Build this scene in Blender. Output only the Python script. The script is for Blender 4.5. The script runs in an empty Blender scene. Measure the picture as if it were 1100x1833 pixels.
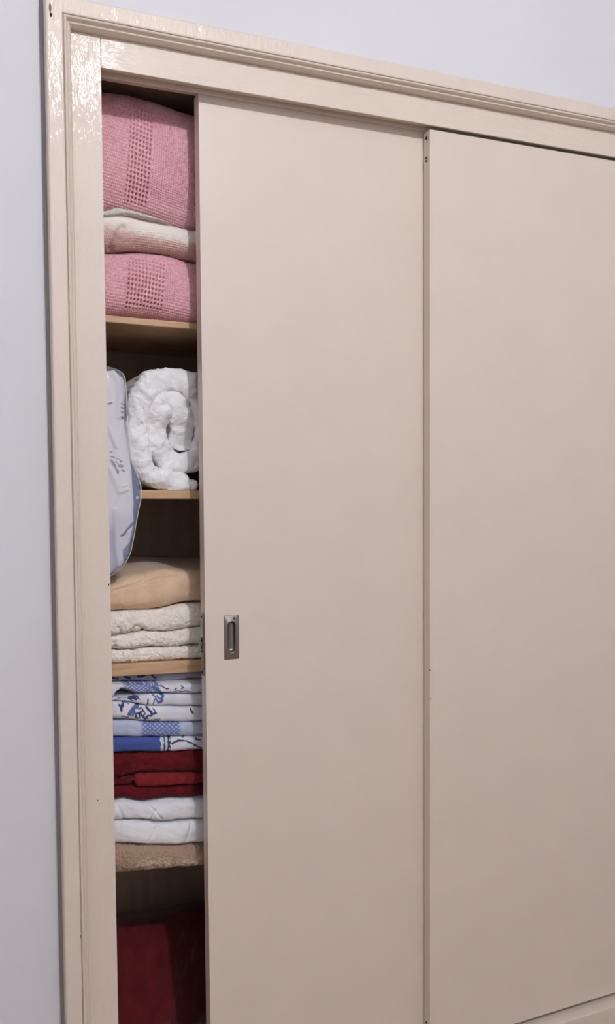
import bpy, bmesh, math
import numpy as np
from mathutils import Matrix, Vector

SC = bpy.context.scene
COL = SC.collection

# ------------------------------------------------------------------ camera
cam_data = bpy.data.cameras.new('camera')
cam = bpy.data.objects.new('camera', cam_data)
COL.objects.link(cam)
cam_data.sensor_fit = 'HORIZONTAL'
cam_data.sensor_width = 36.0
cam_data.lens = 36.0 * 1550.0 / 1100.0
cam_data.clip_start = 0.02
_R = np.array([[0.9190222, -0.3941448, -0.0069314],
               [-0.0254654, -0.0418125, -0.9988009],
               [0.3933824, 0.9180967, -0.0484637]])
cam.matrix_world = Matrix(((_R[0][0], -_R[1][0], -_R[2][0], 0.0),
                           (_R[0][1], -_R[1][1], -_R[2][1], -1.70),
                           (_R[0][2], -_R[1][2], -_R[2][2], 1.45),
                           (0, 0, 0, 1)))
SC.camera = cam

# ------------------------------------------------------------------ world, exposure
world = bpy.data.worlds.new('world')
SC.world = world
world.use_nodes = True
world.node_tree.nodes['Background'].inputs[0].default_value = (0.6, 0.62, 0.66, 1)
world.node_tree.nodes['Background'].inputs[1].default_value = 0.05
SC.view_settings.view_transform = 'Standard'
SC.view_settings.look = 'None'
SC.view_settings.gamma = 1.0
SC.view_settings.use_curve_mapping = False
SC.view_settings.exposure = 0.0

LAMP = (0.70, -2.5, 3.27)
LAMP_R = 0.05
LAMP_STRENGTH = 1370.0
LAMP_COL = (0.97, 0.975, 1.0)


# ------------------------------------------------------------------ helpers
def lin(r, g, b):
    def f(c):
        c /= 255.0
        return c / 12.92 if c <= 0.04045 else ((c + 0.055) / 1.055) ** 2.4
    return (f(r), f(g), f(b))


def base_mat(name, col, rough=0.5, spec=0.5):
    m = bpy.data.materials.new(name)
    m.use_nodes = True
    b = m.node_tree.nodes['Principled BSDF']
    b.inputs['Base Color'].default_value = (*col, 1)
    b.inputs['Roughness'].default_value = rough
    b.inputs['Specular IOR Level'].default_value = spec
    return m, m.node_tree, b


def add_noise(nt, scale, detail=4, coord='Object', stretch=(1, 1, 1), rough=0.55):
    tc = nt.nodes.new('ShaderNodeTexCoord')
    mp = nt.nodes.new('ShaderNodeMapping')
    mp.inputs['Scale'].default_value = stretch
    nz = nt.nodes.new('ShaderNodeTexNoise')
    nz.inputs['Scale'].default_value = scale
    nz.inputs['Detail'].default_value = detail
    nz.inputs['Roughness'].default_value = rough
    nt.links.new(tc.outputs[coord], mp.inputs['Vector'])
    nt.links.new(mp.outputs['Vector'], nz.inputs['Vector'])
    return nz


def add_bump(nt, b, height, strength, dist, prev=None):
    bp = nt.nodes.new('ShaderNodeBump')
    bp.inputs['Strength'].default_value = strength
    bp.inputs['Distance'].default_value = dist
    nt.links.new(height, bp.inputs['Height'])
    if prev is not None:
        nt.links.new(prev.outputs['Normal'], bp.inputs['Normal'])
    nt.links.new(bp.outputs['Normal'], b.inputs['Normal'])
    return bp


def color_vary(nt, b, fac, c0, c1, lo=0.35, hi=0.65):
    rp = nt.nodes.new('ShaderNodeValToRGB')
    rp.color_ramp.elements[0].position = lo
    rp.color_ramp.elements[1].position = hi
    rp.color_ramp.elements[0].color = (*c0, 1)
    rp.color_ramp.elements[1].color = (*c1, 1)
    nt.links.new(fac, rp.inputs['Fac'])
    nt.links.new(rp.outputs['Color'], b.inputs['Base Color'])


def mul(c, k):
    return tuple(min(1.0, v * k) for v in c)


# ------------------------------------------------------------------ materials
WALL_C = (0.70, 0.695, 0.735)
CREAM = (0.72, 0.622, 0.54)


def paint(name, rough, streak, bump, fine=0.0, coat=0.0):
    """oil paint laid on with a brush: fine relief stretched along the stroke"""
    m, nt, b = base_mat(name, CREAM, rough, 0.5)
    n = add_noise(nt, 1.0, 4, stretch=streak)
    n3 = add_noise(nt, 7.0, 3)
    color_vary(nt, b, n3.outputs['Fac'], mul(CREAM, 0.985), mul(CREAM, 1.012))
    p = add_bump(nt, b, n.outputs['Fac'], bump, 0.001)
    if fine:
        n2 = add_noise(nt, 1.0, 3, stretch=tuple(90.0 if q > 50 else 26.0 for q in streak))
        p = add_bump(nt, b, n2.outputs['Fac'], fine, 0.002, p)
    b.inputs['Coat Weight'].default_value = coat
    b.inputs['Coat Roughness'].default_value = 0.09
    nt.links.new(p.outputs['Normal'], b.inputs['Coat Normal'])
    return m


M = {}
M['paint_stile'] = paint('cream_paint_brushed_upright', 0.48, (260, 260, 9), 0.30, 0.85, 0.16)
M['paint_head'] = paint('cream_paint_brushed_level', 0.50, (9, 260, 260), 0.25, 0.60, 0.15)
M['paint_door'] = paint('cream_paint_door', 0.45, (120, 120, 3), 0.04)
m, nt, b = base_mat('white_wall_paint', WALL_C, 0.65, 0.3)
n = add_noise(nt, 3.0, 5)
color_vary(nt, b, n.outputs['Fac'], mul(WALL_C, 0.985), mul(WALL_C, 1.01))
n2 = add_noise(nt, 180.0, 3)
add_bump(nt, b, n2.outputs['Fac'], 0.12, 0.001)
M['wall'] = m
M['ceiling'] = base_mat('white_ceiling_paint', (0.8, 0.8, 0.8), 0.8, 0.2)[0]
m, nt, b = base_mat('warm_floor_tile', (0.37, 0.26, 0.16), 0.35, 0.5)
n = add_noise(nt, 6.0, 6)
color_vary(nt, b, n.outputs['Fac'], (0.34, 0.235, 0.14), (0.41, 0.29, 0.18))
M['floor'] = m
M['caulk'] = base_mat('grey_filler', lin(150, 143, 140), 0.8, 0.2)[0]

m, nt, b = base_mat('dark_wood_lining', (0.52, 0.39, 0.30), 0.6, 0.3)
n = add_noise(nt, 1.0, 5, stretch=(40, 40, 3))
color_vary(nt, b, n.outputs['Fac'], (0.48, 0.36, 0.275), (0.56, 0.42, 0.33))
M['lining'] = m
m, nt, b = base_mat('pale_wood_shelf', lin(205, 168, 128), 0.45, 0.4)
n = add_noise(nt, 1.0, 5, stretch=(5, 60, 120))
color_vary(nt, b, n.outputs['Fac'], lin(192, 157, 122), lin(208, 174, 140))
M['shelf'] = m
m, nt, b = base_mat('worn_nickel', (0.30, 0.275, 0.255), 0.32, 0.5)
b.inputs['Metallic'].default_value = 1.0
n = add_noise(nt, 1.0, 4, stretch=(500, 500, 40))
add_bump(nt, b, n.outputs['Fac'], 0.15, 0.0005)
M['nickel'] = m
M['dark'] = base_mat('dark_hole', (0.02, 0.014, 0.011), 0.7, 0.2)[0]
M['brown_filler'] = base_mat('brown_wood_filler', lin(128, 108, 96), 0.7, 0.2)[0]

m, nt, b = base_mat('lamp_glass', (1, 1, 1), 0.5)
b.inputs['Emission Color'].default_value = (*LAMP_COL, 1)
b.inputs['Emission Strength'].default_value = LAMP_STRENGTH
M['bulb'] = m
M['white_plastic'] = base_mat('white_plastic', (0.8, 0.8, 0.8), 0.4)[0]


def cloth(name, rough=0.9, sheen=0.3, fine=600.0, strength=0.3, dist=0.001):
    m, nt, b = base_mat(name, (0.8, 0.8, 0.8), rough, 0.15)
    at = nt.nodes.new('ShaderNodeAttribute')
    at.attribute_name = 'Col'
    nt.links.new(at.outputs['Color'], b.inputs['Base Color'])
    b.inputs['Sheen Weight'].default_value = sheen
    b.inputs['Sheen Roughness'].default_value = 0.5
    n = add_noise(nt, fine, 3)
    add_bump(nt, b, n.outputs['Fac'], strength, dist)
    return m


M['yarn'] = cloth('cotton_yarn', 0.95, 0.25, 900, 0.4, 0.001)
M['terry'] = cloth('terry_cotton', 0.95, 0.08, 700, 0.35, 0.0012)
M['fleece'] = cloth('soft_fleece', 0.95, 0.4, 500, 0.4, 0.001)
M['linen'] = cloth('smooth_cotton', 0.75, 0.1, 1500, 0.15, 0.0004)

m, nt, b = base_mat('clear_plastic_film', (0.86, 0.87, 0.92), 0.12, 0.5)
tr = nt.nodes.new('ShaderNodeBsdfTransparent')
mx = nt.nodes.new('ShaderNodeMixShader')
mx.inputs[0].default_value = 0.17
nt.links.new(tr.outputs[0], mx.inputs[1])
nt.links.new(b.outputs[0], mx.inputs[2])
nt.links.new(mx.outputs[0], nt.nodes['Material Output'].inputs[0])
n = add_noise(nt, 60.0, 3, stretch=(1, 1, 0.3))
add_bump(nt, b, n.outputs['Fac'], 0.5, 0.003)
M['film'] = m
m, nt, b = base_mat('plastic_welt', (0.75, 0.76, 0.84), 0.25, 0.5)
M['welt'] = m


# ------------------------------------------------------------------ object builders
def link(o, parent=None):
    COL.objects.link(o)
    if parent is not None:
        o.parent = parent
    return o


def thing(name, label=None, cat=None, loc=(0, 0, 0), group=None):
    o = bpy.data.objects.new(name, None)
    o.location = loc
    link(o)
    tag(o, label, cat, group)
    return o


def tag(o, label=None, cat=None, group=None, kind=None):
    if label:
        o['label'] = label
    if cat:
        o['category'] = cat
    if group:
        o['group'] = group
    if kind:
        o['kind'] = kind
    return o


def world_loc(o):
    v = Vector((0, 0, 0))
    while o is not None:
        v += o.location
        o = o.parent
    return v


def mesh_obj(name, verts, faces, mat, parent=None, smooth=False, cols=None, origin=None):
    """verts in world metres; the object sits at `origin` (or on its parent)"""
    off = world_loc(parent) if parent is not None else Vector((0, 0, 0))
    o0 = Vector(origin) if origin is not None else off
    V = np.asarray(verts, dtype=np.float64) - np.array(o0)
    me = bpy.data.meshes.new(name)
    me.from_pydata(V.tolist(), [], faces)
    if smooth:
        me.polygons.foreach_set('use_smooth', [True] * len(me.polygons))
    if cols is not None:
        ca = me.color_attributes.new('Col', 'FLOAT_COLOR', 'POINT')
        c = np.ones((len(V), 4))
        c[:, :3] = cols
        ca.data.foreach_set('color', c.ravel())
    me.materials.append(mat)
    me.update()
    o = bpy.data.objects.new(name, me)
    o.location = o0 - off
    return link(o, parent)


def bm_obj(name, bm, mat, parent=None, smooth=False, origin=None):
    bmesh.ops.recalc_face_normals(bm, faces=bm.faces)
    bm.verts.ensure_lookup_table()
    bm.verts.index_update()
    v = [tuple(x.co) for x in bm.verts]
    f = [[x.index for x in y.verts] for y in bm.faces]
    bm.free()
    return mesh_obj(name, v, f, mat, parent, smooth, origin=origin)


def box_bm(x0, x1, y0, y1, z0, z1, bevel=0.0, seg=2, bm=None):
    b = bmesh.new()
    bmesh.ops.create_cube(b, size=1.0)
    for v in b.verts:
        v.co = Vector((x0 if v.co.x < 0 else x1, y0 if v.co.y < 0 else y1, z0 if v.co.z < 0 else z1))
    if bevel:
        bmesh.ops.bevel(b, geom=list(b.edges), offset=bevel, segments=seg, affect='EDGES', profile=0.6)
    if bm is None:
        return b
    me = bpy.data.meshes.new('tmp')
    b.to_mesh(me)
    b.free()
    bm.from_mesh(me)
    bpy.data.meshes.remove(me)
    return bm


def box(name, x0, x1, y0, y1, z0, z1, mat, parent=None, bevel=0.0, origin=None):
    return bm_obj(name, box_bm(x0, x1, y0, y1, z0, z1, bevel), mat, parent, origin=origin)


def disc_bm(c, r, axis, depth, seg=16, bm=None):
    """short cylinder centred at c along axis 'X', 'Y' or 'Z'"""
    b = bm or bmesh.new()
    rot = {'X': Matrix.Rotation(math.pi / 2, 4, 'Y'), 'Y': Matrix.Rotation(math.pi / 2, 4, 'X'), 'Z': Matrix.Identity(4)}[axis]
    bmesh.ops.create_cone(b, cap_ends=True, segments=seg, radius1=r, radius2=r, depth=depth,
                          matrix=Matrix.Translation(c) @ rot)
    return b


def grid_faces(nu, nv, closed_v=False, cap=False):
    i, j = np.meshgrid(np.arange(nu - 1), np.arange(nv if closed_v else nv - 1), indexing='ij')
    j2 = (j + 1) % nv
    f = np.stack([i * nv + j, (i + 1) * nv + j, (i + 1) * nv + j2, i * nv + j2], -1).reshape(-1, 4).tolist()
    if cap:
        f.append(list(range(nv)))
        f.append([(nu - 1) * nv + k for k in range(nv)][::-1])
    return f


# ------------------------------------------------------------------ numeric noise
_rng = np.random.RandomState(7)
_TAB = _rng.rand(256, 256)


def vnoise(x, y, seed=0):
    x = np.asarray(x, float) + seed * 17.31
    y = np.asarray(y, float) + seed * 9.77
    xi = np.floor(x).astype(int)
    yi = np.floor(y).astype(int)
    fx = x - xi
    fy = y - yi
    fx = fx * fx * (3 - 2 * fx)
    fy = fy * fy * (3 - 2 * fy)
    a = _TAB[xi % 256, yi % 256]
    b_ = _TAB[(xi + 1) % 256, yi % 256]
    c = _TAB[xi % 256, (yi + 1) % 256]
    d = _TAB[(xi + 1) % 256, (yi + 1) % 256]
    return (a * (1 - fx) + b_ * fx) * (1 - fy) + (c * (1 - fx) + d * fx) * fy - 0.5


def fbm(x, y, seed=0, octs=3):
    s, a = 0.0, 1.0
    for k in range(octs):
        s = s + a * vnoise(x * 2 ** k, y * 2 ** k, seed + k)
        a *= 0.5
    return s


def seg_d(px, py, pts):
    """distance of (px, py) to a polyline"""
    d = np.full(np.broadcast(px, py).shape, 1e9)
    for (ax, ay), (bx, by) in zip(pts[:-1], pts[1:]):
        vx, vy = bx - ax, by - ay
        t = np.clip(((px - ax) * vx + (py - ay) * vy) / (vx * vx + vy * vy + 1e-12), 0, 1)
        d = np.minimum(d, np.hypot(px - ax - t * vx, py - ay - t * vy))
    return d


def inside(px, py, poly):
    r = np.zeros(np.broadcast(px, py).shape, bool)
    n = len(poly)
    for k in range(n):
        (x1, y1), (x2, y2) = poly[k], poly[(k + 1) % n]
        if y1 == y2:
            continue
        c = ((y1 > py) != (y2 > py)) & (px < (x2 - x1) * (py - y1) / (y2 - y1) + x1)
        r ^= c
    return r


def smooth(a, b, x):
    t = np.clip((x - a) / (b - a), 0, 1)
    return t * t * (3 - 2 * t)


def mixc(c0, c1, t):
    t = np.asarray(t)[..., None]
    return np.asarray(c0) * (1 - t) + np.asarray(c1) * t


# ================================================================== THE ROOM
RX0, RX1, RY0, RZ1 = -1.5, 3.4, -3.8, 3.37
OX0, OX1, OZ1 = 0.215, 1.881, 2.303           # opening in the wall, hidden behind the casing


def structure(name, *boxes, mat):
    bm = bmesh.new()
    for q in boxes:
        box_bm(*q, bm=bm)
    o = bm_obj(name, bm, mat)
    return tag(o, kind='structure')


structure('wall_back', (RX0 - .1, OX0, 0, .12, 0, RZ1), (OX1, RX1 + .1, 0, .12, 0, RZ1),
          (OX0, OX1, 0, .12, OZ1, RZ1), mat=M['wall'])
structure('wall_left', (RX0 - .1, RX0, RY0, 0, 0, RZ1), mat=M['wall'])
structure('wall_right', (RX1, RX1 + .1, RY0, 0, 0, RZ1), mat=M['wall'])
structure('wall_front', (RX0 - .1, RX1 + .1, RY0 - .1, RY0, 0, RZ1), mat=M['wall'])
structure('floor', (RX0 - .1, RX1 + .1, RY0 - .1, 0.75, -.1, 0), mat=M['floor'])
structure('ceiling', (RX0 - .1, RX1 + .1, RY0 - .1, 0.12, RZ1, RZ1 + .1), mat=M['ceiling'])

# ceiling lamp (above and in front of the wardrobe, out of the picture)
lamp = thing('ceiling_lamp', 'bare round bulb on a short white ceiling holder', 'lamp', LAMP[:2] + (RZ1,))
bm = disc_bm((LAMP[0], LAMP[1], RZ1 - .008), .05, 'Z', .016, 32)
disc_bm((LAMP[0], LAMP[1], RZ1 - .03), .02, 'Z', .03, 24, bm)
bm_obj('lamp_holder', bm, M['white_plastic'], lamp)
bm = bmesh.new()
bmesh.ops.create_uvsphere(bm, u_segments=24, v_segments=16, radius=LAMP_R, matrix=Matrix.Translation(LAMP))
bm_obj('bulb', bm, M['bulb'], lamp, True)

# ================================================================== THE WARDROBE
XL, XR, ZT = 0.203, 1.893, 2.315
W = thing('built_in_wardrobe', 'cream painted built-in wardrobe with two sliding doors, the left one pushed half open',
          'wardrobe', (XL, 0, 0))


def sweep(profile, z0):
    """profile of (inset, y) carried up the left side, across the top and down the right, mitred"""
    V = []
    for (u, y) in profile:
        V += [(XL + u, y, z0), (XL + u, y, ZT - u), (XR - u, y, ZT - u), (XR - u, y, z0)]
    return V


def sweep_obj(name, profile, mat, parent, smooth_=False):
    """left, top and right lengths as one frame; the profile is closed"""
    n = len(profile)
    V = sweep(profile, 0.0)
    F = []
    for k in range(n):
        a, b_ = k * 4, ((k + 1) % n) * 4
        for s in range(3):
            F.append((a + s, a + s + 1, b_ + s + 1, b_ + s))
    F.append([k * 4 for k in range(n)])
    F.append([k * 4 + 3 for k in range(n)][::-1])
    return mesh_obj(name, V, F, mat, parent, smooth_)


cas = [(0, 0.0), (0, -.037), (.0012, -.0395), (.0035, -.0405), (.0285, -.0405), (.0302, -.0395), (.0305, -.034), (.0305, 0)]
mld = [(.0308, 0), (.0308, -.0365), (.0316, -.0375), (.0322, -.0395), (.0332, -.0412), (.0348, -.0418), (.0366, -.0408), (.0378, -.0385),
       (.0384, -.0355), (.0392, -.0335), (.0404, -.0325), (.0412, -.0330), (.0424, -.0335), (.0436, -.0325), (.0446, -.0300),
       (.0462, -.0270), (.0468, -.0240), (.0468, 0)]
sweep_obj('casing', cas, M['paint_stile'], W)
sweep_obj('moulding', mld, M['paint_stile'], W)
sweep_obj('filler_joint', [(-.0055, 0), (-.0055, -.006), (-.003, -.012), (0, -.014), (0, 0)], M['caulk'], W)

SX0, SX1 = XL + .0468, .306
FX1, FX0 = XR - .0468, 1.79
HZ = 2.210
FY = -.014
box('stile', SX0, SX1, FY, .064, 0, ZT - .0468, M['paint_stile'], W, .0012)
box('stile', FX0, FX1, FY, .064, 0, ZT - .0468, M['paint_stile'], W, .0012)
# head rail with the two door channels on its underside
bm = box_bm(SX1 + .0004, FX0 - .0004, FY, -.008, HZ, ZT - .0468, .001)
bm_obj('head_rail', bm, M['paint_head'], W)
bm = box_bm(SX1, FX0, -.0079, .0215, HZ + .009, ZT - .05)
box_bm(SX1, FX0, .0220, .0245, HZ - .001, HZ + .012, .0006, 1, bm)
box_bm(SX1, FX0, .0246, .066, HZ + .012, ZT - .05, 0, 1, bm)
box_bm(SX1, FX0, -.0080, -.0056, HZ + .004, HZ + .012, .0006, 1, bm)
bm_obj('door_track', bm, M['paint_head'], W)
# bottom rail (plinth) with its lit upper face
SZ = .079
box('bottom_rail', SX1, FX0, -.034, .068, 0, SZ, M['paint_head'], W, .003)
# lining of the inside
DZ = 2.252
box('back_panel', .27, 1.86, .52, .535, 0, DZ, M['lining'], W)
box('side_panel', .262, .28, .0645, .52, 0, DZ, M['lining'], W)
box('side_panel', 1.85, 1.868, .0645, .52, 0, DZ, M['lining'], W)
box('divider', .80, .818, .10, .52, 0, DZ, M['lining'], W)
box('top_panel', .262, 1.868, .0685, .535, DZ, DZ + .018, M['lining'], W)
box('bottom_panel', .28, 1.85, .0685, .52, .06, .072, M['lining'], W)


def slanted_shelf(x0, x1, xr, zt, slope, th, y0=.110, y1=.519):
    b_ = 0.0015
    prof = [(y0 + b_, zt), (y1, zt), (y1, zt - th), (y0 + b_, zt - th), (y0, zt - th + b_), (y0, zt - b_)]
    V = []
    for x in (x0, x1):
        V += [(x, y, z + slope * (x - xr)) for y, z in prof]
    n = len(prof)
    F = [(k, (k + 1) % n, n + (k + 1) % n, n + k) for k in range(n)] + [list(range(n))[::-1], list(range(n, 2 * n))]
    bm = bmesh.new()
    bv = [bm.verts.new(v) for v in V]
    for f in F:
        bm.faces.new([bv[k] for k in f])
    return bm_obj('shelf', bm, M['shelf'], W)


slanted_shelf(.281, .799, .3307, 1.7685, -.027, .0140, y0=.100)
slanted_shelf(.281, .799, .3358, 1.4114, -.022, .0185)
slanted_shelf(.281, .799, .3339, 1.0444, -.042, .0262, y0=.118)
slanted_shelf(.281, .799, .3331, 0.5975, -.095, .0100, y0=.142)


# ---- sliding doors
def door(x0, x1, y0, y1, z0, z1, hole=None, pocket=.012, bev=.0022):
    """slab with softened edges; `hole` = (x0, x1, z0, z1) mortise in the front face"""
    t = thing_part('sliding_door', W, (x0, y0, z0))
    xs = [x0 + bev, x1 - bev]
    zs = [z0 + bev, z1 - bev]
    if hole:
        xs = [x0 + bev, hole[0], hole[1], x1 - bev]
        zs = [z0 + bev, hole[2], hole[3], z1 - bev]
    bm = bmesh.new()
    g = [[bm.verts.new((x, y0, z)) for z in zs] for x in xs]
    for i in range(len(xs) - 1):
        for j in range(len(zs) - 1):
            if hole and i == 1 and j == 1:
                continue
            bm.faces.new((g[i][j], g[i + 1][j], g[i + 1][j + 1], g[i][j + 1]))
    if hole:
        ring = [g[1][1], g[2][1], g[2][2], g[1][2]]
        inner = [bm.verts.new((v.co.x, y0 + pocket, v.co.z)) for v in ring]
        for k in range(4):
            bm.faces.new((ring[k], ring[(k + 1) % 4], inner[(k + 1) % 4], inner[k]))
        bm.faces.new(inner)
    n = len(xs)
    mz = len(zs)
    loop = [g[i][0] for i in range(n)] + [g[n - 1][j] for j in range(1, mz)] + [g[i][mz - 1] for i in range(n - 2, -1, -1)] + \
           [g[0][j] for j in range(mz - 2, 0, -1)]

    def clampv(v, y, out):
        x, z = v.co.x, v.co.z
        if out:
            x = x0 if abs(x - xs[0]) < 1e-9 else (x1 if abs(x - xs[-1]) < 1e-9 else x)
            z = z0 if abs(z - zs[0]) < 1e-9 else (z1 if abs(z - zs[-1]) < 1e-9 else z)
        return bm.verts.new((x, y, z))
    mid = []
    for (y, k) in ((y0 + bev * .3, .7), (y0 + bev, 1.0)):
        row = []
        for v in loop:
            x, z = v.co.x, v.co.z
            nx = x0 if abs(x - xs[0]) < 1e-9 else (x1 if abs(x - xs[-1]) < 1e-9 else x)
            nz = z0 if abs(z - zs[0]) < 1e-9 else (z1 if abs(z - zs[-1]) < 1e-9 else z)
            row.append(bm.verts.new((x + (nx - x) * k, y, z + (nz - z) * k)))
        mid.append(row)
    back = [bm.verts.new((v.co.x, y1, v.co.z)) for v in mid[-1]]
    rows = [loop] + mid + [back]
    L = len(loop)
    for a, b_ in zip(rows[:-1], rows[1:]):
        for k in range(L):
            bm.faces.new((a[k], a[(k + 1) % L], b_[(k + 1) % L], b_[k]))
    bm.faces.new(back)
    bm_panel = bm
    return t, bm_panel


def thing_part(name, parent, loc):
    return None


D1 = dict(x0=.5045, x1=1.262, y0=.026, y1=.0575, z0=.092, z1=HZ + .004)
D2 = dict(x0=1.0262, x1=1.788, y0=-.0050, y1=.0210, z0=.0895, z1=HZ - .0035)
PX0, PX1, PZ0, PZ1 = .5469, .5800, 1.0527, 1.1468        # pull plate on the left door
_, bm = door(**D1, hole=(PX0 + .004, PX1 - .004, PZ0 + .008, PZ1 - .008))
door_l = bm_obj('sliding_door', bm, M['paint_door'], W)
door_l['label'] = 'left sliding door with a metal flush pull, pushed part way open'
_, bm = door(**D2)
door_r = bm_obj('sliding_door', bm, M['paint_door'], W)
door_r['label'] = 'right sliding door with two screw holes near the top of its edge'


# flush pull: plate with a stadium opening and a cup behind it
def flush_pull(parent):
    cx, cz = (PX0 + PX1) / 2, (PZ0 + PZ1) / 2
    y = D1['y0']
    yp = y - .0016
    hw, hh = (PX1 - PX0) / 2, (PZ1 - PZ0) / 2
    N = 64
    r = .0082
    sl = .0245

    def stadium(rr, k):
        a = 2 * math.pi * k / N
        return (cx + rr * math.cos(a), cz + rr * math.sin(a) + (sl if math.sin(a) >= 0 else -sl))

    def rect(k, ins):
        a = 2 * math.pi * k / N
        c, s = math.cos(a), math.sin(a)
        w, h = hw - ins, hh - ins
        e = 40.0
        q = (abs(c) ** e + abs(s) ** e) ** (-1 / e)
        return (cx + w * c * q, cz + h * s * q)
    bm = bmesh.new()
    rows = []
    for f in (lambda k: (*rect(k, 0), y), lambda k: (*rect(k, 0), yp + .0008), lambda k: (*rect(k, .0012), yp),
              lambda k: (*stadium(r + .0022, k), yp), lambda k: (*stadium(r + .0014, k), yp - .0006), lambda k: (*stadium(r + .0004, k), yp - .0002),
              lambda k: (*stadium(r, k), yp + .0012)):
        rows.append([bm.verts.new((p[0], p[2], p[1])) for p in (f(k) for k in range(N))])
    for a, b_ in zip(rows[:-1], rows[1:]):
        for k in range(N):
            bm.faces.new((a[k], a[(k + 1) % N], b_[(k + 1) % N], b_[k]))
    plate = bm_obj('flush_pull', bm, M['nickel'], parent, True)
    plate['label'] = 'worn nickel flush pull with an oval finger cup'
    bm = bmesh.new()
    rows = []
    for (rr, d) in ((r, .0012), (r * .98, .004), (r * .90, .0072), (r * .70, .0094), (r * .35, .0104), (r * .02, .0106)):
        rows.append([bm.verts.new((p[0], yp + d, p[1])) for p in (stadium(rr, k) for k in range(N))])
    for a, b_ in zip(rows[:-1], rows[1:]):
        for k in range(N):
            bm.faces.new((a[k], a[(k + 1) % N], b_[(k + 1) % N], b_[k]))
    bm_obj('finger_cup', bm, M['nickel'], parent, True)
    # empty screw hole at the top, screw head at the bottom
    bm_obj('screw_hole', disc_bm((cx + .0055, yp, PZ1 - .0075), .0022, 'Y', .0006), M['dark'], parent)
    bm = disc_bm((cx + .001, yp, PZ0 + .0075), .0030, 'Y', .0016, 20)
    bm_obj('screw', bm, M['nickel'], parent)
    bm_obj('screw_slot', box_bm(cx - .0015, cx + .0035, yp - .0010, yp - .0002, PZ0 + .0071, PZ0 + .0079), M['dark'], parent)


flush_pull(door_l)
# lock strip and hook bolt in the leading edge of the left door
ex = D1['x0']
ey = (D1['y0'] + D1['y1']) / 2
bm = box_bm(ex - .0012, ex + .001, ey - .009, ey + .009, 1.0212, 1.1524, .0005, 1)
o = bm_obj('lock_plate', bm, M['nickel'], door_l)
o['label'] = 'long dark metal lock plate in the door edge'
bm_obj('screw', disc_bm((ex - .0014, ey, 1.145), .0028, 'X', .001), M['dark'], door_l)
bm_obj('screw', disc_bm((ex - .0014, ey, 1.0285), .0028, 'X', .001), M['dark'], door_l)
bm = box_bm(ex - .0016, ex + .001, ey - .005, ey + .005, 1.069, 1.101)
bm_obj('bolt_slot', bm, M['dark'], door_l)
bm = box_bm(ex - .0065, ex, ey - .003, ey + .0025, 1.080, 1.092, .0012, 2)
box_bm(ex - .0065, ex - .0035, ey - .003, ey + .0025, 1.0905, 1.0955, .001, 2, bm)
box_bm(ex - .0040, ex, ey - .0045, ey + .004, 1.073, 1.0775, .001, 2, bm)
bm_obj('hook_bolt', bm, M['nickel'], door_l)
# screw holes in the leading edge of the right door
ex = D2['x0']
for (yy, zz, rr) in ((.0065, 2.1885, .0036), (.0075, 2.1455, .0028), (.0075, 2.1385, .0024), (.008, .1511, .003)):
    bm_obj('screw_hole', disc_bm((ex - .0001, yy, zz), rr, 'X', .0006), M['dark'], door_r)
# dents in the right door's front, next to its edge
for (xx, zz) in ((1.0285, .990), (1.0300, .9235)):
    bm_obj('dent', disc_bm((xx, D2['y0'] - .0001, zz), .0016, 'Y', .0006), M['brown_filler'], door_r)


# filled nail hole at the top of the left casing, small nicks
def oval_bm(cx, cz, rx, rz, y, th=.0006):
    b = disc_bm((0, 0, 0), 1.0, 'Y', th, 20)
    for v in b.verts:
        v.co = Vector((cx + v.co.x * rx, y + v.co.y, cz + v.co.z * rz))
    return b


bm_obj('filled_nail_hole', oval_bm(.2118, 2.2885, .0022, .0085, -.0406), M['brown_filler'], W)
bm_obj('nail_hole', oval_bm(.2128, 2.2760, .0021, .0038, -.0407), M['dark'], W)
bm_obj('nick', oval_bm(.3025, 1.231, .0011, .0022, FY - .0002), M['dark'], W)
bm_obj('nick', oval_bm(.2735, .810, .0016, .0016, FY - .0002), M['brown_filler'], W)
bm_obj('nick', oval_bm(.2325, .560, .0012, .004, -.0400), M['brown_filler'], W)

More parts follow.
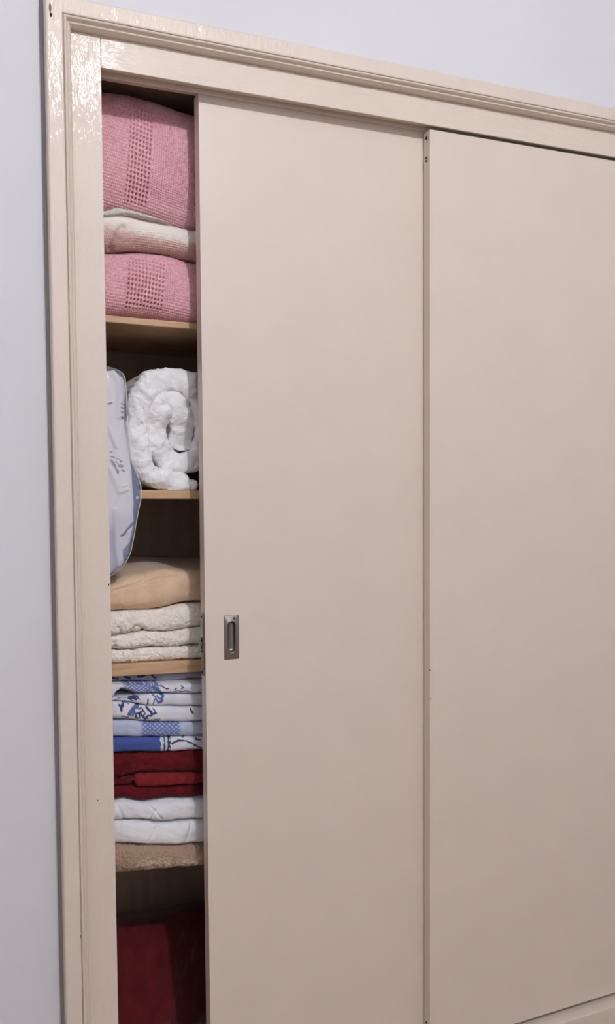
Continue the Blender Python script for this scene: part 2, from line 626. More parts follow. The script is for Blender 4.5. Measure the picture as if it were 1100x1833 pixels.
# ================================================================== TEXTILES
CURVES = {
    'pink1_top': [(0.3277, 2.2246), (0.3845, 2.2305), (0.4425, 2.2228), (0.5202, 2.2096)],
    'pink1_bot': [(0.3266, 1.9810), (0.3802, 1.9767), (0.4445, 1.9697), (0.5168, 1.9608)],
    'creamfold_top': [(0.3288, 1.9757), (0.3517, 1.9860), (0.3918, 1.9813), (0.4504, 1.9692), (0.5167, 1.9573)],
    'creamfold_bot': [(0.3286, 1.9655), (0.3744, 1.9749), (0.4504, 1.9669), (0.5167, 1.9550)],
    'cream_bot': [(0.3297, 1.9002), (0.3906, 1.9081), (0.4495, 1.9066), (0.5159, 1.8985)],
    'pink2_bot': [(0.3307, 1.7688), (0.4000, 1.7697), (0.5141, 1.7638)],
    'sh1_bot': [(0.3305, 1.7551), (0.5139, 1.7507)],
    'sh2_top': [(0.3358, 1.4114), (0.5154, 1.4074)],
    'sh2_bot': [(0.3354, 1.3928), (0.5151, 1.3905)],
    'beige_top': [(0.3359, 1.2211), (0.3794, 1.2328), (0.4514, 1.2374), (0.5067, 1.2308)],
    'beige_bot': [(0.3335, 1.1531), (0.3604, 1.1547), (0.4198, 1.1517), (0.4871, 1.1591), (0.5183, 1.1594)],
    't1_bot': [(0.3338, 1.1024), (0.3595, 1.1050), (0.4011, 1.1088), (0.4494, 1.1037), (0.5176, 1.1080)],
    't2_bot': [(0.3356, 1.0739), (0.3708, 1.0731), (0.4367, 1.0709), (0.5170, 1.0675)],
    't3_bot': [(0.3339, 1.0444), (0.5166, 1.0368)],
    'sh3_bot': [(0.3335, 1.0184), (0.5163, 1.0122)],
    'l0_bot': [(0.3344, 1.0041), (0.3993, 0.9973), (0.5160, 0.9888)],
    'lA_bot': [(0.3316, 0.9783), (0.3376, 0.9871), (0.3470, 0.9921), (0.3587, 0.9872), (0.3704, 0.9812), (0.3846, 0.9784), (0.5157, 0.9654)],
    'lB_top': [(0.3316, 0.9771), (0.3444, 0.9769), (0.3585, 0.9753), (0.3751, 0.9771), (0.3846, 0.9778), (0.5157, 0.9648)],
    'lB_bot': [(0.3338, 0.9709), (0.3572, 0.9659), (0.3986, 0.9516), (0.5153, 0.9358)],
    'lC_bot': [(0.3330, 0.9282), (0.3624, 0.9246), (0.3980, 0.9167), (0.5148, 0.9024)],
    'lD_bot': [(0.3359, 0.8908), (0.5144, 0.8702)],
    'lE_bot': [(0.3329, 0.8566), (0.4211, 0.8469), (0.5140, 0.8392)],
    'rA_bot': [(0.3319, 0.7992), (0.3556, 0.8029), (0.3747, 0.8074), (0.4448, 0.7983), (0.5158, 0.7892)],
    'rB_bot': [(0.3317, 0.7849), (0.3718, 0.7800), (0.4444, 0.7714), (0.5155, 0.7643)],
    'red_bot': [(0.3324, 0.7583), (0.3501, 0.7580), (0.3856, 0.7450), (0.4439, 0.7407), (0.5163, 0.7329)],
    'w1_bot': [(0.3328, 0.7138), (0.4066, 0.7001), (0.4309, 0.6936), (0.5157, 0.6842)],
    'w2_bot': [(0.3319, 0.6657), (0.3817, 0.6519), (0.4672, 0.6365), (0.5150, 0.6329)],
    'tan_bot': [(0.3331, 0.5977), (0.3807, 0.5921), (0.4416, 0.5829), (0.5143, 0.5790)],
    'sh4_bot': [(0.3341, 0.5878), (0.5142, 0.5740)],
}



SHELF_TOP = {'pink2_bot': (.3307, 1.7685, -.027), 't3_bot': (.3339, 1.0444, -.042), 'tan_bot': (.3331, .5975, -.095)}


def curve(name, slope):
    t = CURVES[name]
    xs = [p[0] for p in t]
    zs = [p[1] for p in t]

    def f(x):
        x = np.asarray(x, float)
        z = np.interp(x, xs, zs)
        z = z + np.where(x < xs[0], (x - xs[0]) * slope, 0) + np.where(x > xs[-1], (x - xs[-1]) * slope, 0)
        if name in SHELF_TOP:
            xr, z0, sl = SHELF_TOP[name]
            z = np.maximum(z, z0 + sl * (x - xr) + .0002)
        if name == 'sh3_bot':
            z = np.minimum(z, 1.0182 - .042 * (x - .3339) - .0003)
        return z
    return f


def xs_range(x0, x1, step, fine0=.300, fine1=.555):
    a = np.linspace(x0, fine0, 14)[:-1]
    b_ = np.arange(fine0, min(fine1, x1), step)
    c = np.linspace(min(fine1, x1), x1, 16) if x1 > fine1 + .01 else np.array([x1])
    return np.concatenate([a, b_, c])


def normals(P, closed=True):
    du = np.gradient(P, axis=0)
    dv = (np.roll(P, -1, 1) - np.roll(P, 1, 1)) if closed else np.gradient(P, axis=1)
    n = np.cross(du, dv)
    return n / (np.linalg.norm(n, axis=2, keepdims=True) + 1e-12)


def slab(name, top, bot, col, mat, parent=None, x0=.286, x1=.66, y0=.106, y1=.50, depth=.030, e=.62, step=.0012,
         na=60, disp=None, gap=.0006, yshift=None, round_end=.02, origin=None):
    """a folded textile lying on the shelf: rounded front, flat top and bottom, ends rounded off"""
    x = xs_range(x0, x1, step)
    zt, zb = top(x) - gap, bot(x) + gap
    h = zt - zb
    a = np.linspace(-math.pi / 2, math.pi / 2, 4001)
    sy = 1 - np.abs(np.cos(a)) ** e
    sz = np.sign(np.sin(a)) * np.abs(np.sin(a)) ** e
    arc = np.r_[0, np.cumsum(np.hypot(np.diff(sy) * depth, np.diff(sz) * float(h.mean()) / 2))]
    ua = np.linspace(0, arc[-1], na)
    sy, sz = np.interp(ua, arc, sy), np.interp(ua, arc, sz)
    nb = 16
    k = (np.linspace(0, 1, nb + 1)[1:]) ** 1.8
    yy = np.concatenate([(y0 + depth + (y1 - y0 - depth) * k)[::-1], y0 + depth * sy, y0 + depth + (y1 - y0 - depth) * k])
    zz = np.concatenate([-np.ones(nb), sz, np.ones(nb)])
    X = np.repeat(x[:, None], len(yy), 1)
    Y = np.repeat(yy[None, :], len(x), 0).copy()
    end = np.minimum(x - x0, x1 - x)
    w = np.sqrt(np.clip(1 - (1 - np.clip(end / round_end, 0, 1)) ** 2, 0.02, 1))[:, None]
    zc = ((zt + zb) / 2)[:, None]
    Z = zc + zz[None, :] * (h / 2)[:, None] * w
    Y = Y + (1 - w) * (y0 + depth - Y) * (Y < y0 + depth) * .9
    if yshift is not None:
        fr = smooth(y0 + depth * 2.2, y0, Y)
        Y = Y + yshift(X, (Z - zb[:, None]) / h[:, None]) * fr
    P = np.stack([X, Y, Z], -1)
    v = (Z - zb[:, None]) / h[:, None]
    s = np.cumsum(np.linalg.norm(np.diff(P, axis=1, prepend=P[:, :1]), axis=2), 1)
    s = s - s[:, nb:nb + 1]
    if disp is not None:
        d = disp(X, s, Z, v, Y)
        d = d * w * smooth(y0 + depth * 1.05, y0 + depth * .65, Y)
        P = P + normals(P) * d[..., None]
        P[..., 2] = np.clip(P[..., 2], bot(P[..., 0]) + gap * .6, top(P[..., 0]) - gap * .6)
    C = col(X, s, Z, v)
    C = np.broadcast_to(C, P.shape)
    nu, nv = P.shape[:2]
    if parent is None and origin is None:
        origin = (float((x0 + x1) / 2), float((y0 + y1) / 2), float(zb.mean()))
    return mesh_obj(name, P.reshape(-1, 3), grid_faces(nu, nv, True, True), mat, parent, True, C.reshape(-1, 3), origin)


# ---- knit blankets
def knit_pink(zones, hp=(.0072, .0098), fp=(.0043, .0064), seed=0, amp=1.0):
    def f(X, s, Z, v, Y):
        sk = X - (s - .13) * .08
        d = np.zeros_like(X)
        row = s + .35 * (X - .4) * .35
        # plain basket weave
        i = np.floor(row / fp[1])
        wv = np.abs(np.sin(math.pi * (sk / fp[0] + .5 * (i % 2)))) * np.abs(np.sin(math.pi * row / fp[1]))
        plain = .0022 * wv - .0012
        # open squares with large holes
        hx = .5 + .5 * np.cos(2 * math.pi * sk / hp[0])
        hz = .5 + .5 * np.cos(2 * math.pi * row / hp[1])
        hole = smooth(.25, .58, hx * hz)
        wv2 = np.abs(np.sin(2 * math.pi * sk / hp[0])) * .0010 + np.abs(np.sin(2 * math.pi * row / hp[1])) * .0006
        openw = wv2 - .0075 * hole
        # finer openwork
        hx3 = .5 + .5 * np.cos(2 * math.pi * sk / .0049)
        hz3 = .5 + .5 * np.cos(2 * math.pi * row / .0049)
        fine = .0008 - .0042 * smooth(.45, .8, hx3 * hz3)
        d = plain
        for (a, b_, v0, v1, kind) in zones:
            mk = smooth(a - .002, a + .002, sk) * smooth(b_ + .002, b_ - .002, sk) * smooth(v0, v0 + .06, v) * smooth(v1, v1 - .06, v)
            d = d * (1 - mk) + (openw if kind == 'open' else fine) * mk
        return d * amp + .004 * fbm(X / .06, s / .06, seed)
    return f


PINK = np.array(lin(233, 184, 192))
PINK_D = np.array(lin(212, 148, 160))


def pink_col(seed):
    def f(X, s, Z, v):
        t = np.clip(.35 + .9 * fbm(X / .0035, s / .0035, seed, 2) + .35 * fbm(X / .05, s / .05, seed + 3), 0, 1)
        return mixc(PINK, PINK_D, t)
    return f


SL = -.03
c_p1t, c_p1b = curve('pink1_top', SL), curve('pink1_bot', SL)
c_crb, c_p2b = curve('cream_bot', SL), curve('pink2_bot', SL)


def p1_shift(X, v):
    # leans back towards the top and swells in the middle
    return 0.005 * smooth(.6, 1.0, v) + .006 * smooth(.45, .51, X) - .004 * np.sin(np.clip(v, 0, 1) * math.pi)


o = slab('knitted_blanket', c_p1t, c_p1b, pink_col(1), M['yarn'], depth=.062, e=.60, na=300, step=.0010, x1=.60, y0=.090,
         disp=knit_pink([(.3745, .4230, .06, .93, 'open'), (.4235, .520, .12, .88, 'fine')], seed=2), yshift=p1_shift, y1=.48)
tag(o, 'large folded pink openwork knitted blanket at the top of the wardrobe', 'blanket')

CRM = np.array(lin(240, 232, 224))
ROSE = np.array(lin(196, 152, 146))


def cream_col(X, s, Z, v):
    n = fbm(X / .03, s / .03, 5)
    t = smooth(.56, .26, v + .18 * n + .10 * smooth(.36, .33, X) * 0 - .12 * smooth(.40, .345, X))
    t = np.clip(t * .85 + .25 * fbm(X / .004, s / .004, 6, 2) * (v < .6), 0, 1)
    return mixc(CRM, ROSE, t)


def cream_disp(X, s, Z, v, Y):
    i = np.floor(s / .0050)
    wv = np.abs(np.sin(math.pi * (X / .0046 + .5 * (i % 2)))) * np.abs(np.sin(math.pi * s / .0050))
    k = .35 + .65 * smooth(.75, .45, v)
    crease = -.010 * np.exp(-(seg_d(X, Z, [(.3420, 1.905), (.3560, 1.940), (.3640, 1.948)]) / .006) ** 2)
    return (.0024 * wv - .001) * k + .005 * fbm(X / .05, s / .05, 8) + crease


b1 = thing('knitted_blanket', 'flat cream and dusty rose knitted blanket between two pink blankets', 'blanket', (.47, .3, 1.9))
slab('folded_body', curve('pink1_bot', SL), c_crb, cream_col, M['yarn'], b1, depth=.034, e=.75, na=90, disp=cream_disp, y0=.096, x1=.60, y1=.48)


def grey_col(X, s, Z, v):
    return mixc(lin(206, 198, 192), lin(232, 226, 220), np.clip(.5 + fbm(X / .005, s / .005, 9, 2), 0, 1))


slab('turned_edge', curve('creamfold_top', SL), curve('creamfold_bot', SL), grey_col, M['yarn'], b1, depth=.009, e=.8, na=24, y0=.0905, x1=.462, y1=.106,
     disp=lambda X, s, Z, v, Y: .0012 * np.sin(2 * math.pi * X / .004) * np.sin(2 * math.pi * s / .004), gap=0.0)


def p2_shift(X, v):
    return .010 * smooth(.45, .515, X) * v + .008 * smooth(.5, 1, v)


o = slab('knitted_blanket', c_crb, c_p2b, pink_col(11), M['yarn'], depth=.058, e=.66, na=190, step=.0010, x1=.60, y0=.088,
         disp=knit_pink([(.3720, .4480, .08, .90, 'open'), (.4485, .474, .25, .80, 'fine')], seed=12), yshift=p2_shift, y1=.48)
tag(o, 'smaller folded pink openwork knitted blanket lying on the topmost shelf', 'blanket')


# ---- rolled white towel
def rolled_towel():
    path = [(325, 808), (327, 782), (327, 752), (319, 731), (303, 721), (287, 733), (281, 755), (284, 785), (293, 812), (312, 829), (336, 829),
            (357, 812), (368, 770), (364, 722), (340, 686), (306, 677), (272, 688), (251, 716), (245, 760), (248, 800), (256, 832), (274, 853),
            (300, 861), (322, 866), (338, 869), (350, 866)]
    def conv(p):
        return (.0012133 * p[0] - .000018 * p[1] + .1088567, .0000138 * p[0] - .0011895 * p[1] + 2.4487422)
    Q = np.array([conv(p) for p in path])
    # Catmull-Rom, evenly resampled
    E = np.vstack([2 * Q[0] - Q[1], Q, 2 * Q[-1] - Q[-2]])
    pts = []
    for k in range(1, len(E) - 2):
        for t in np.linspace(0, 1, 60, endpoint=False):
            p0, p1, p2, p3 = E[k - 1], E[k], E[k + 1], E[k + 2]
            pts.append(.5 * (2 * p1 + (p2 - p0) * t + (2 * p0 - 5 * p1 + 4 * p2 - p3) * t * t + (3 * p1 - p0 - 3 * p2 + p3) * t ** 3))
    pts.append(Q[-1])
    pts = np.array(pts)
    L = np.r_[0, np.cumsum(np.linalg.norm(np.diff(pts, axis=0), axis=1))]
    ns = 760
    s = np.linspace(0, L[-1], ns)
    C = np.stack([np.interp(s, L, pts[:, 0]), np.interp(s, L, pts[:, 1])], 1)
    T = np.gradient(C, axis=0)
    T /= np.linalg.norm(T, axis=1, keepdims=True)
    Nn = np.stack([-T[:, 1], T[:, 0]], 1)
    th = .0535 + .006 * fbm(s / .07, s * 0, 21) + .010 * smooth(.13, .03, s)
    th = th * np.sqrt(np.clip(1 - (1 - np.clip(s / .008, 0, 1)) ** 2, .03, 1)) * np.sqrt(np.clip(1 - (1 - np.clip((L[-1] - s) / .030, 0, 1)) ** 2, .02, 1))
    yf = .116 + .010 * fbm(s / .10, s * 0 + 3, 22) + .018 * smooth(.10, .0, s) + .006 * smooth(.36, .22, s) - .008 * smooth(L[-1] - .16, L[-1], s)
    na = 44
    a = np.linspace(-math.pi / 2, math.pi / 2, na)
    e = .80
    sn = np.sign(np.sin(a)) * np.abs(np.sin(a)) ** e
    sy = 1 - np.abs(np.cos(a)) ** e
    nb = 14
    kb = np.linspace(0, 1, nb + 1)[1:] ** 1.5
    yb = .44
    off = np.concatenate([-np.ones(nb), sn, np.ones(nb)])
    d = .020
    Y = np.concatenate([(np.ones((ns, 1)) * (yf[:, None] + d) + (yb - yf[:, None] - d) * kb[None, ::-1]),
                        yf[:, None] + d * sy[None, :],
                        (yf[:, None] + d) + (yb - yf[:, None] - d) * kb[None, :]], 1)
    X = C[:, 0:1] + Nn[:, 0:1] * off[None, :] * th[:, None] / 2
    Z = C[:, 1:2] + Nn[:, 1:2] * off[None, :] * th[:, None] / 2
    P = np.stack([X, Y, Z], -1)
    n = -normals(P)
    S = np.repeat(s[:, None], P.shape[1], 1)
    q = np.repeat((off * .02 + 0)[None, :], ns, 0)
    q2 = np.cumsum(np.linalg.norm(np.diff(P, axis=1, prepend=P[:, :1]), axis=2), 1)
    dd = .0120 * fbm(X / .034, Z / .034, 23, 2) * (Y < .2) + .0040 * fbm(X / .011, Z / .011, 24, 2) + .0012 * (_rng.rand(*X.shape) - .5)
    fr = smooth(.19, .15, Y)
    P = P + n * (dd * (fr * .9 + .1))[..., None]
    flat = 1.4114 - .022 * (P[..., 0] - .3358) + .0005
    P[..., 2] = np.where(P[..., 1] > .109, np.maximum(P[..., 2], flat), P[..., 2])
    c = mixc(lin(240, 239, 242), lin(250, 249, 251), np.clip(.5 + fbm(X / .01, Z / .01, 25), 0, 1))
    F = [f[::-1] for f in grid_faces(ns, P.shape[1], True, True)]
    o = mesh_obj('rolled_towel', P.reshape(-1, 3), F, M['terry'], None, True, c.reshape(-1, 3), (.458, .28, 1.409))
    tag(o, 'thick white terry towel rolled into a spiral on the second shelf', 'towel')


rolled_towel()

# ---- zip bag of bedding hanging in front of the second shelf, at the left
BAG_R = [(1.6635, .3150), (1.6630, .3240), (1.6614, .3393), (1.6560, .3500), (1.6497, .3584), (1.6380, .3618), (1.6136, .3635), (1.5454, .3646), (1.4769, .3714),
         (1.4195, .3774), (1.3848, .3803), (1.3272, .3770), (1.2813, .3670), (1.2587, .3551), (1.2370, .3296), (1.2300, .3150), (1.2240, .3000)]
BLUE_R = [(1.4780, .3700), (1.4597, .3780), (1.4350, .3860), (1.4192, .3905), (1.3960, .3912), (1.3672, .3846), (1.3400, .3790), (1.3200, .374)]


def lens(zs, xl, xr, yc, half, nu, yb_scale=1.0, e=.75, wrinkle=None):
    """closed cushion between x = xl and xr(z); rows along z, ring round the cushion"""
    a = np.linspace(0, 2 * math.pi, nu, endpoint=False)
    cs = np.sign(np.cos(a)) * np.abs(np.cos(a)) ** e
    sn = np.sign(np.sin(a)) * np.abs(np.sin(a)) ** 1.0
    X = ((xl + xr) / 2)[:, None] + ((xr - xl) / 2)[:, None] * cs[None, :]
    Y = yc[:, None] + half[:, None] * sn[None, :] * np.where(sn > 0, yb_scale, 1.0)[None, :]
    Z = np.repeat(zs[:, None], nu, 1)
    P = np.stack([X, Y, Z], -1)
    n = normals(P)
    if wrinkle is not None:
        P = P + n * wrinkle(X, Z, Y)[..., None]
    return P


def bag_px(X, Z):
    return 876.626 * X - 15.072 * Z - 67.412, -6.092 * X - 875.177 * Z + 2114.364


def bag_and_bedding():
    zr = np.array([p[0] for p in BAG_R])[::-1]
    xr_ = np.array([p[1] for p in BAG_R])[::-1]
    zs = np.linspace(1.2262, 1.6530, 400)
    xr = np.interp(zs + .0100 * smooth(1.56, 1.63, zs), zr, xr_)
    xl = np.full_like(zs, .2835) + .012 * smooth(1.64, 1.6632, zs)
    endf = np.sqrt(np.clip(1 - (1 - np.clip(np.minimum(zs - 1.2255, 1.6537 - zs) / .05, 0, 1)) ** 2, .01, 1))

    def wr(X, Z, Y):
        px, py = bag_px(X, Z)
        f = -.0045 * np.exp(-(seg_d(px, py, [(199, 660), (211, 685), (214, 715), (214, 745)]) / 5.0) ** 2)
        f = f - .0055 * np.exp(-(seg_d(px, py, [(194, 765), (201, 785), (207, 800)]) / 2.8) ** 2)
        f = f - .0050 * np.exp(-(seg_d(px, py, [(195, 838), (204, 856), (214, 870), (224, 868)]) / 3.2) ** 2)
        f = f - .0040 * np.exp(-(seg_d(px, py, [(203, 850), (212, 880), (226, 876)]) / 4.0) ** 2)
        f = f - .0050 * np.exp(-(seg_d(px, py, [(206, 912), (205, 960), (211, 1010)]) / 3.5) ** 2)
        f = f + .0010 * np.exp(-(seg_d(px, py, [(236, 830), (239, 880), (241, 915)]) / 4) ** 2)
        f = f - .0035 * np.exp(-(seg_d(px, py, [(193, 723), (199, 721)]) / 2) ** 2)
        return (f + .004 * fbm(X / .020, Z / .09, 31)) * (Y < .095)
    Pl = lens(zs, xl + .0028, xr - .0034, np.full_like(zs, .0905), .0140 * endf, 150, .95, .8, wr)
    Pl[..., 1] = np.maximum(Pl[..., 1], .0735)
    px, py = bag_px(Pl[..., 0], Pl[..., 2])
    base = np.array(lin(226, 224, 232))
    lav = np.array(lin(196, 198, 218))
    navy = np.array(lin(62, 72, 112))
    grey = np.array(lin(118, 116, 134))
    blue = np.array(lin(92, 104, 156))
    C = mixc(base, lav, smooth(905, 935, py) * .75)
    C = mixc(C, lav, .5 * smooth(660, 672, px * .9 + 478) * smooth(735, 690, py))

    def stroke(C, pts, w, col, k=1.0):
        return mixc(C, col, k * smooth(w + .7, w - .7, seg_d(px, py, pts)))
    for pts, w in (([(216, 722.5), (222, 725), (228, 728.8)], 1.0), ([(216, 730), (222.5, 730.8)], 1.5), ([(222, 731), (226.8, 733.5)], 1.1),
                   ([(216.3, 737.3), (228, 740)], 1.2), ([(217, 745.3), (223, 746), (228, 747.2)], 1.0), ([(217, 748.6), (228, 750.4)], 1.0),
                   ([(217, 747), (221, 747.4)], 1.0), ([(193, 724), (199, 721.5)], 1.0)):
        C = stroke(C, pts, w, np.array(lin(96, 104, 140)))
    for pts, w in (([(215.5, 826), (216.5, 825.2)], 2.0), ([(213, 833.5), (218, 834)], 2.6), ([(218, 841), (222, 843)], 1.7), ([(210, 842), (210.5, 846)], 2.0),
                   ([(199, 824), (203, 831), (209, 842)], 1.8), ([(197, 817), (203, 818)], 1.2), ([(204, 819), (213, 822)], .8), ([(202, 827), (206, 833)], 1.6),
                   ([(206, 826), (210, 829)], .8), ([(197.5, 809), (199.5, 809)], 1.3), ([(208, 846), (211, 848)], .8)):
        C = stroke(C, pts, w, grey, .9)
    C = stroke(C, [(216.5, 958.5), (221, 956), (228, 948), (234, 942), (239.5, 937)], 2.2, navy, .95)
    C = stroke(C, [(229, 952), (234, 948), (237, 947)], 1.8, np.array(lin(224, 226, 240)))
    t = inside(px, py, [(218.5, 985), (229, 974.5), (239, 962), (248, 960), (240, 985), (232, 1000), (214, 1032), (205, 1034), (215, 1018), (221, 1006), (219.5, 997)])
    C = mixc(C, blue, t * .9)
    t = inside(px, py, [(236, 950), (241, 938), (250, 936), (247, 962), (239, 966), (231, 976)])
    C = mixc(C, np.array(lin(126, 134, 176)), t * .85)
    C = stroke(C, [(215, 990), (215, 1000)], 2.6, np.array(lin(214, 218, 238)))
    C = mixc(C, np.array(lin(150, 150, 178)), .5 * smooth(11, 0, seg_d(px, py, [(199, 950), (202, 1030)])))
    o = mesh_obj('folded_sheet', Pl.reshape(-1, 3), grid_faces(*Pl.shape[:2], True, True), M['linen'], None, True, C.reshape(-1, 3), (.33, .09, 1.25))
    tag(o, 'white and lavender printed bed sheet inside the clear bag at the left', 'sheet')
    # dark blue pillowcase squeezed beside it
    zz = np.array([p[0] for p in BLUE_R])[::-1]
    xx = np.array([p[1] for p in BLUE_R])[::-1]
    zb = np.linspace(1.3205, 1.4775, 120)
    xb = np.interp(zb, zz, xx)
    e2 = np.sqrt(np.clip(1 - (1 - np.clip(np.minimum(zb - 1.320, 1.478 - zb) / .03, 0, 1)) ** 2, .01, 1))
    xs_ = np.interp(zb, zr, xr_)
    Pb = lens(zb, xs_ - .006, np.maximum(xb - .0012, xs_ - .004), np.full_like(zb, .0975), .0045 * e2, 60, .9, .8)
    c = mixc(lin(70, 88, 142), lin(84, 102, 156), np.clip(.5 + fbm(Pb[..., 0] / .01, Pb[..., 2] / .02, 33), 0, 1))
    c = mixc(c, lin(200, 206, 226), smooth(.0035, .0015, seg_d(Pb[..., 0], Pb[..., 2], [(.3838, 1.3950), (.3845, 1.3955)])))
    o = mesh_obj('pillowcase', Pb.reshape(-1, 3), grid_faces(*Pb.shape[:2], True, True), M['linen'], None, True, c.reshape(-1, 3), (.38, .097, 1.33))
    tag(o, 'dark blue pillowcase edge inside the clear bag beside the shelf', 'pillowcase')
    # the film and its welted edge
    bag = thing('storage_bag', 'clear plastic bag of blue and white bedding hanging at the left', 'bag', (.33, .09, 1.225))
    zf = np.linspace(1.2225, 1.6650, 260)
    xf = np.maximum(np.interp(zf, zr, xr_), np.where((zf > 1.32) & (zf < 1.478), np.interp(zf, zz, xx), 0)) + .0006
    k = np.ones(5) / 5
    xf = np.convolve(np.pad(xf, 2, 'edge'), k, 'valid')
    ef = np.sqrt(np.clip(1 - (1 - np.clip(np.minimum(zf - 1.2220, 1.6655 - zf) / .05, 0, 1)) ** 2, .02, 1))
    Pf = lens(zf, np.full_like(zf, .2822), xf, np.full_like(zf, .0895), .0206 * ef, 120, .97, .8,
              lambda X, Z, Y: .002 * fbm(X / .012, Z / .05, 35))
    Pf[..., 1] = np.minimum(Pf[..., 1], .1092)
    mesh_obj('film', Pf.reshape(-1, 3), grid_faces(*Pf.shape[:2], True, True), M['film'], bag, True)
    V, F = [], []
    sel = np.arange(0, len(zf), 3)
    for q, i in enumerate(sel):
        for m_ in range(6):
            a = 2 * math.pi * m_ / 6
            V.append((xf[i] + .0009 * math.cos(a), .0895 + .0009 * math.sin(a), zf[i]))
    F = grid_faces(len(sel), 6, True, True)
    mesh_obj('welt', V, F, M['welt'], bag, True)


bag_and_bedding()


# ---- terry towels on the third shelf
def terry_disp(amp=.0016, lump=.004, seed=0, creases=()):
    def f(X, s, Z, v, Y):
        d = amp * (_rng.rand(*X.shape) - .5) + amp * 1.4 * fbm(X / .0045, s / .0045, seed, 2) + lump * fbm(X / .05, s / .05, seed + 4)
        for pts, w, dep in creases:
            d = d - dep * np.exp(-(seg_d(X, Z, pts) / w) ** 2)
        return d
    return f


def flat_col(c0, c1, seed, sc=.012):
    def f(X, s, Z, v):
        return mixc(lin(*c0), lin(*c1), np.clip(.5 + 1.1 * fbm(X / sc, s / sc, seed), 0, 1))
    return f


SM = -.042
o = slab('folded_blanket', curve('beige_top', SM), curve('beige_bot', SM), flat_col((220, 186, 154), (231, 202, 172), 41, .03), M['fleece'], depth=.046, e=.72, na=80,
         disp=terry_disp(.0005, .006, 42, [([(.33, 1.198), (.38, 1.208), (.43, 1.224), (.47, 1.226)], .004, .003)]), y0=.124)
tag(o, 'folded camel beige fleece blanket on top of the cream towels', 'blanket')
TW = ((242, 231, 220), (252, 246, 238))
for k, (t, b_, lab, cr) in enumerate((('beige_bot', 't1_bot', 'uppermost of three folded cream terry towels under the beige blanket',
                                       [([(.375, 1.113), (.386, 1.119), (.399, 1.111)], .005, .006), ([(.346, 1.12), (.352, 1.108)], .004, .005)]),
                                      ('t1_bot', 't2_bot', 'middle one of three folded cream terry towels on the shelf', [([(.3365, 1.090), (.3375, 1.078)], .004, .006)]),
                                      ('t2_bot', 't3_bot', 'lowest of three folded cream terry towels, lying on bare wood shelf', [([(.372, 1.072), (.385, 1.070)], .004, .004)]))):
    o = slab('folded_towel', curve(t, SM), curve(b_, SM), flat_col(*TW, 50 + k), M['terry'], depth=.022 if k else .028, e=.72, na=52,
             disp=terry_disp(.0019, .0045, 52 + k, cr), y0=.121 + .002 * k)
    tag(o, lab, 'towel', 'cream towels on the third shelf')

# ---- printed blue and white linens, with some grey shade painted in
SB = -.095
WHT = np.array(lin(232, 232, 238))
NAVY = np.array(lin(52, 62, 108))
MID = np.array(lin(74, 92, 156))


def pcoord(X, Z):
    return 823.814 * X - 12.795 * Z - 55.836


def print_col(ytop, ybot, strokes=(), lattice=None, solid=(), base=WHT):
    def f(X, s, Z, v):
        px = pcoord(X, Z)
        py = ybot + (ytop - ybot) * v
        px, py = px + 2.2 * fbm(px / 5.0, py / 5.0, 64, 2), py + 2.2 * fbm(px / 5.0, py / 5.0, 67, 2)
        C = np.broadcast_to(base, X.shape + (3,)).copy()
        C = mixc(C, np.array(lin(196, 200, 222)), np.clip(.4 + fbm(X / .03, s / .02, 61), 0, 1) * .5)
        for (poly, col) in solid:
            C = mixc(C, lin(*col), inside(px, py, poly) * 1.0)
        if lattice:
            a, b_, p, st = lattice
            g = np.minimum(np.abs(((px + py * 1.15) / p) % 1 - .5), np.abs(((px - py * 1.15) / p) % 1 - .5))
            mk = smooth(a, a + 7, px) * smooth(b_, b_ - 7, px)
            C = mixc(C, MID, mk * smooth(.28, .16, g) * st)
            C = mixc(C, np.array(lin(150, 166, 210)), mk * .35)
        for pts, w, col in strokes:
            C = mixc(C, np.array(lin(*col)), smooth(w * 1.25 + .7, max(w * 1.25 - .7, 0), seg_d(px, py, pts)))
        return C
    return f


def linen_disp(lump=.003, seed=0, creases=()):
    def f(X, s, Z, v, Y):
        d = lump * fbm(X / .05, s / .03, seed) + .0006 * fbm(X / .012, s / .012, seed + 2)
        for pts, w, dep in creases:
            d = d - dep * np.exp(-(seg_d(X, Z, pts) / w) ** 2)
        return d
    return f


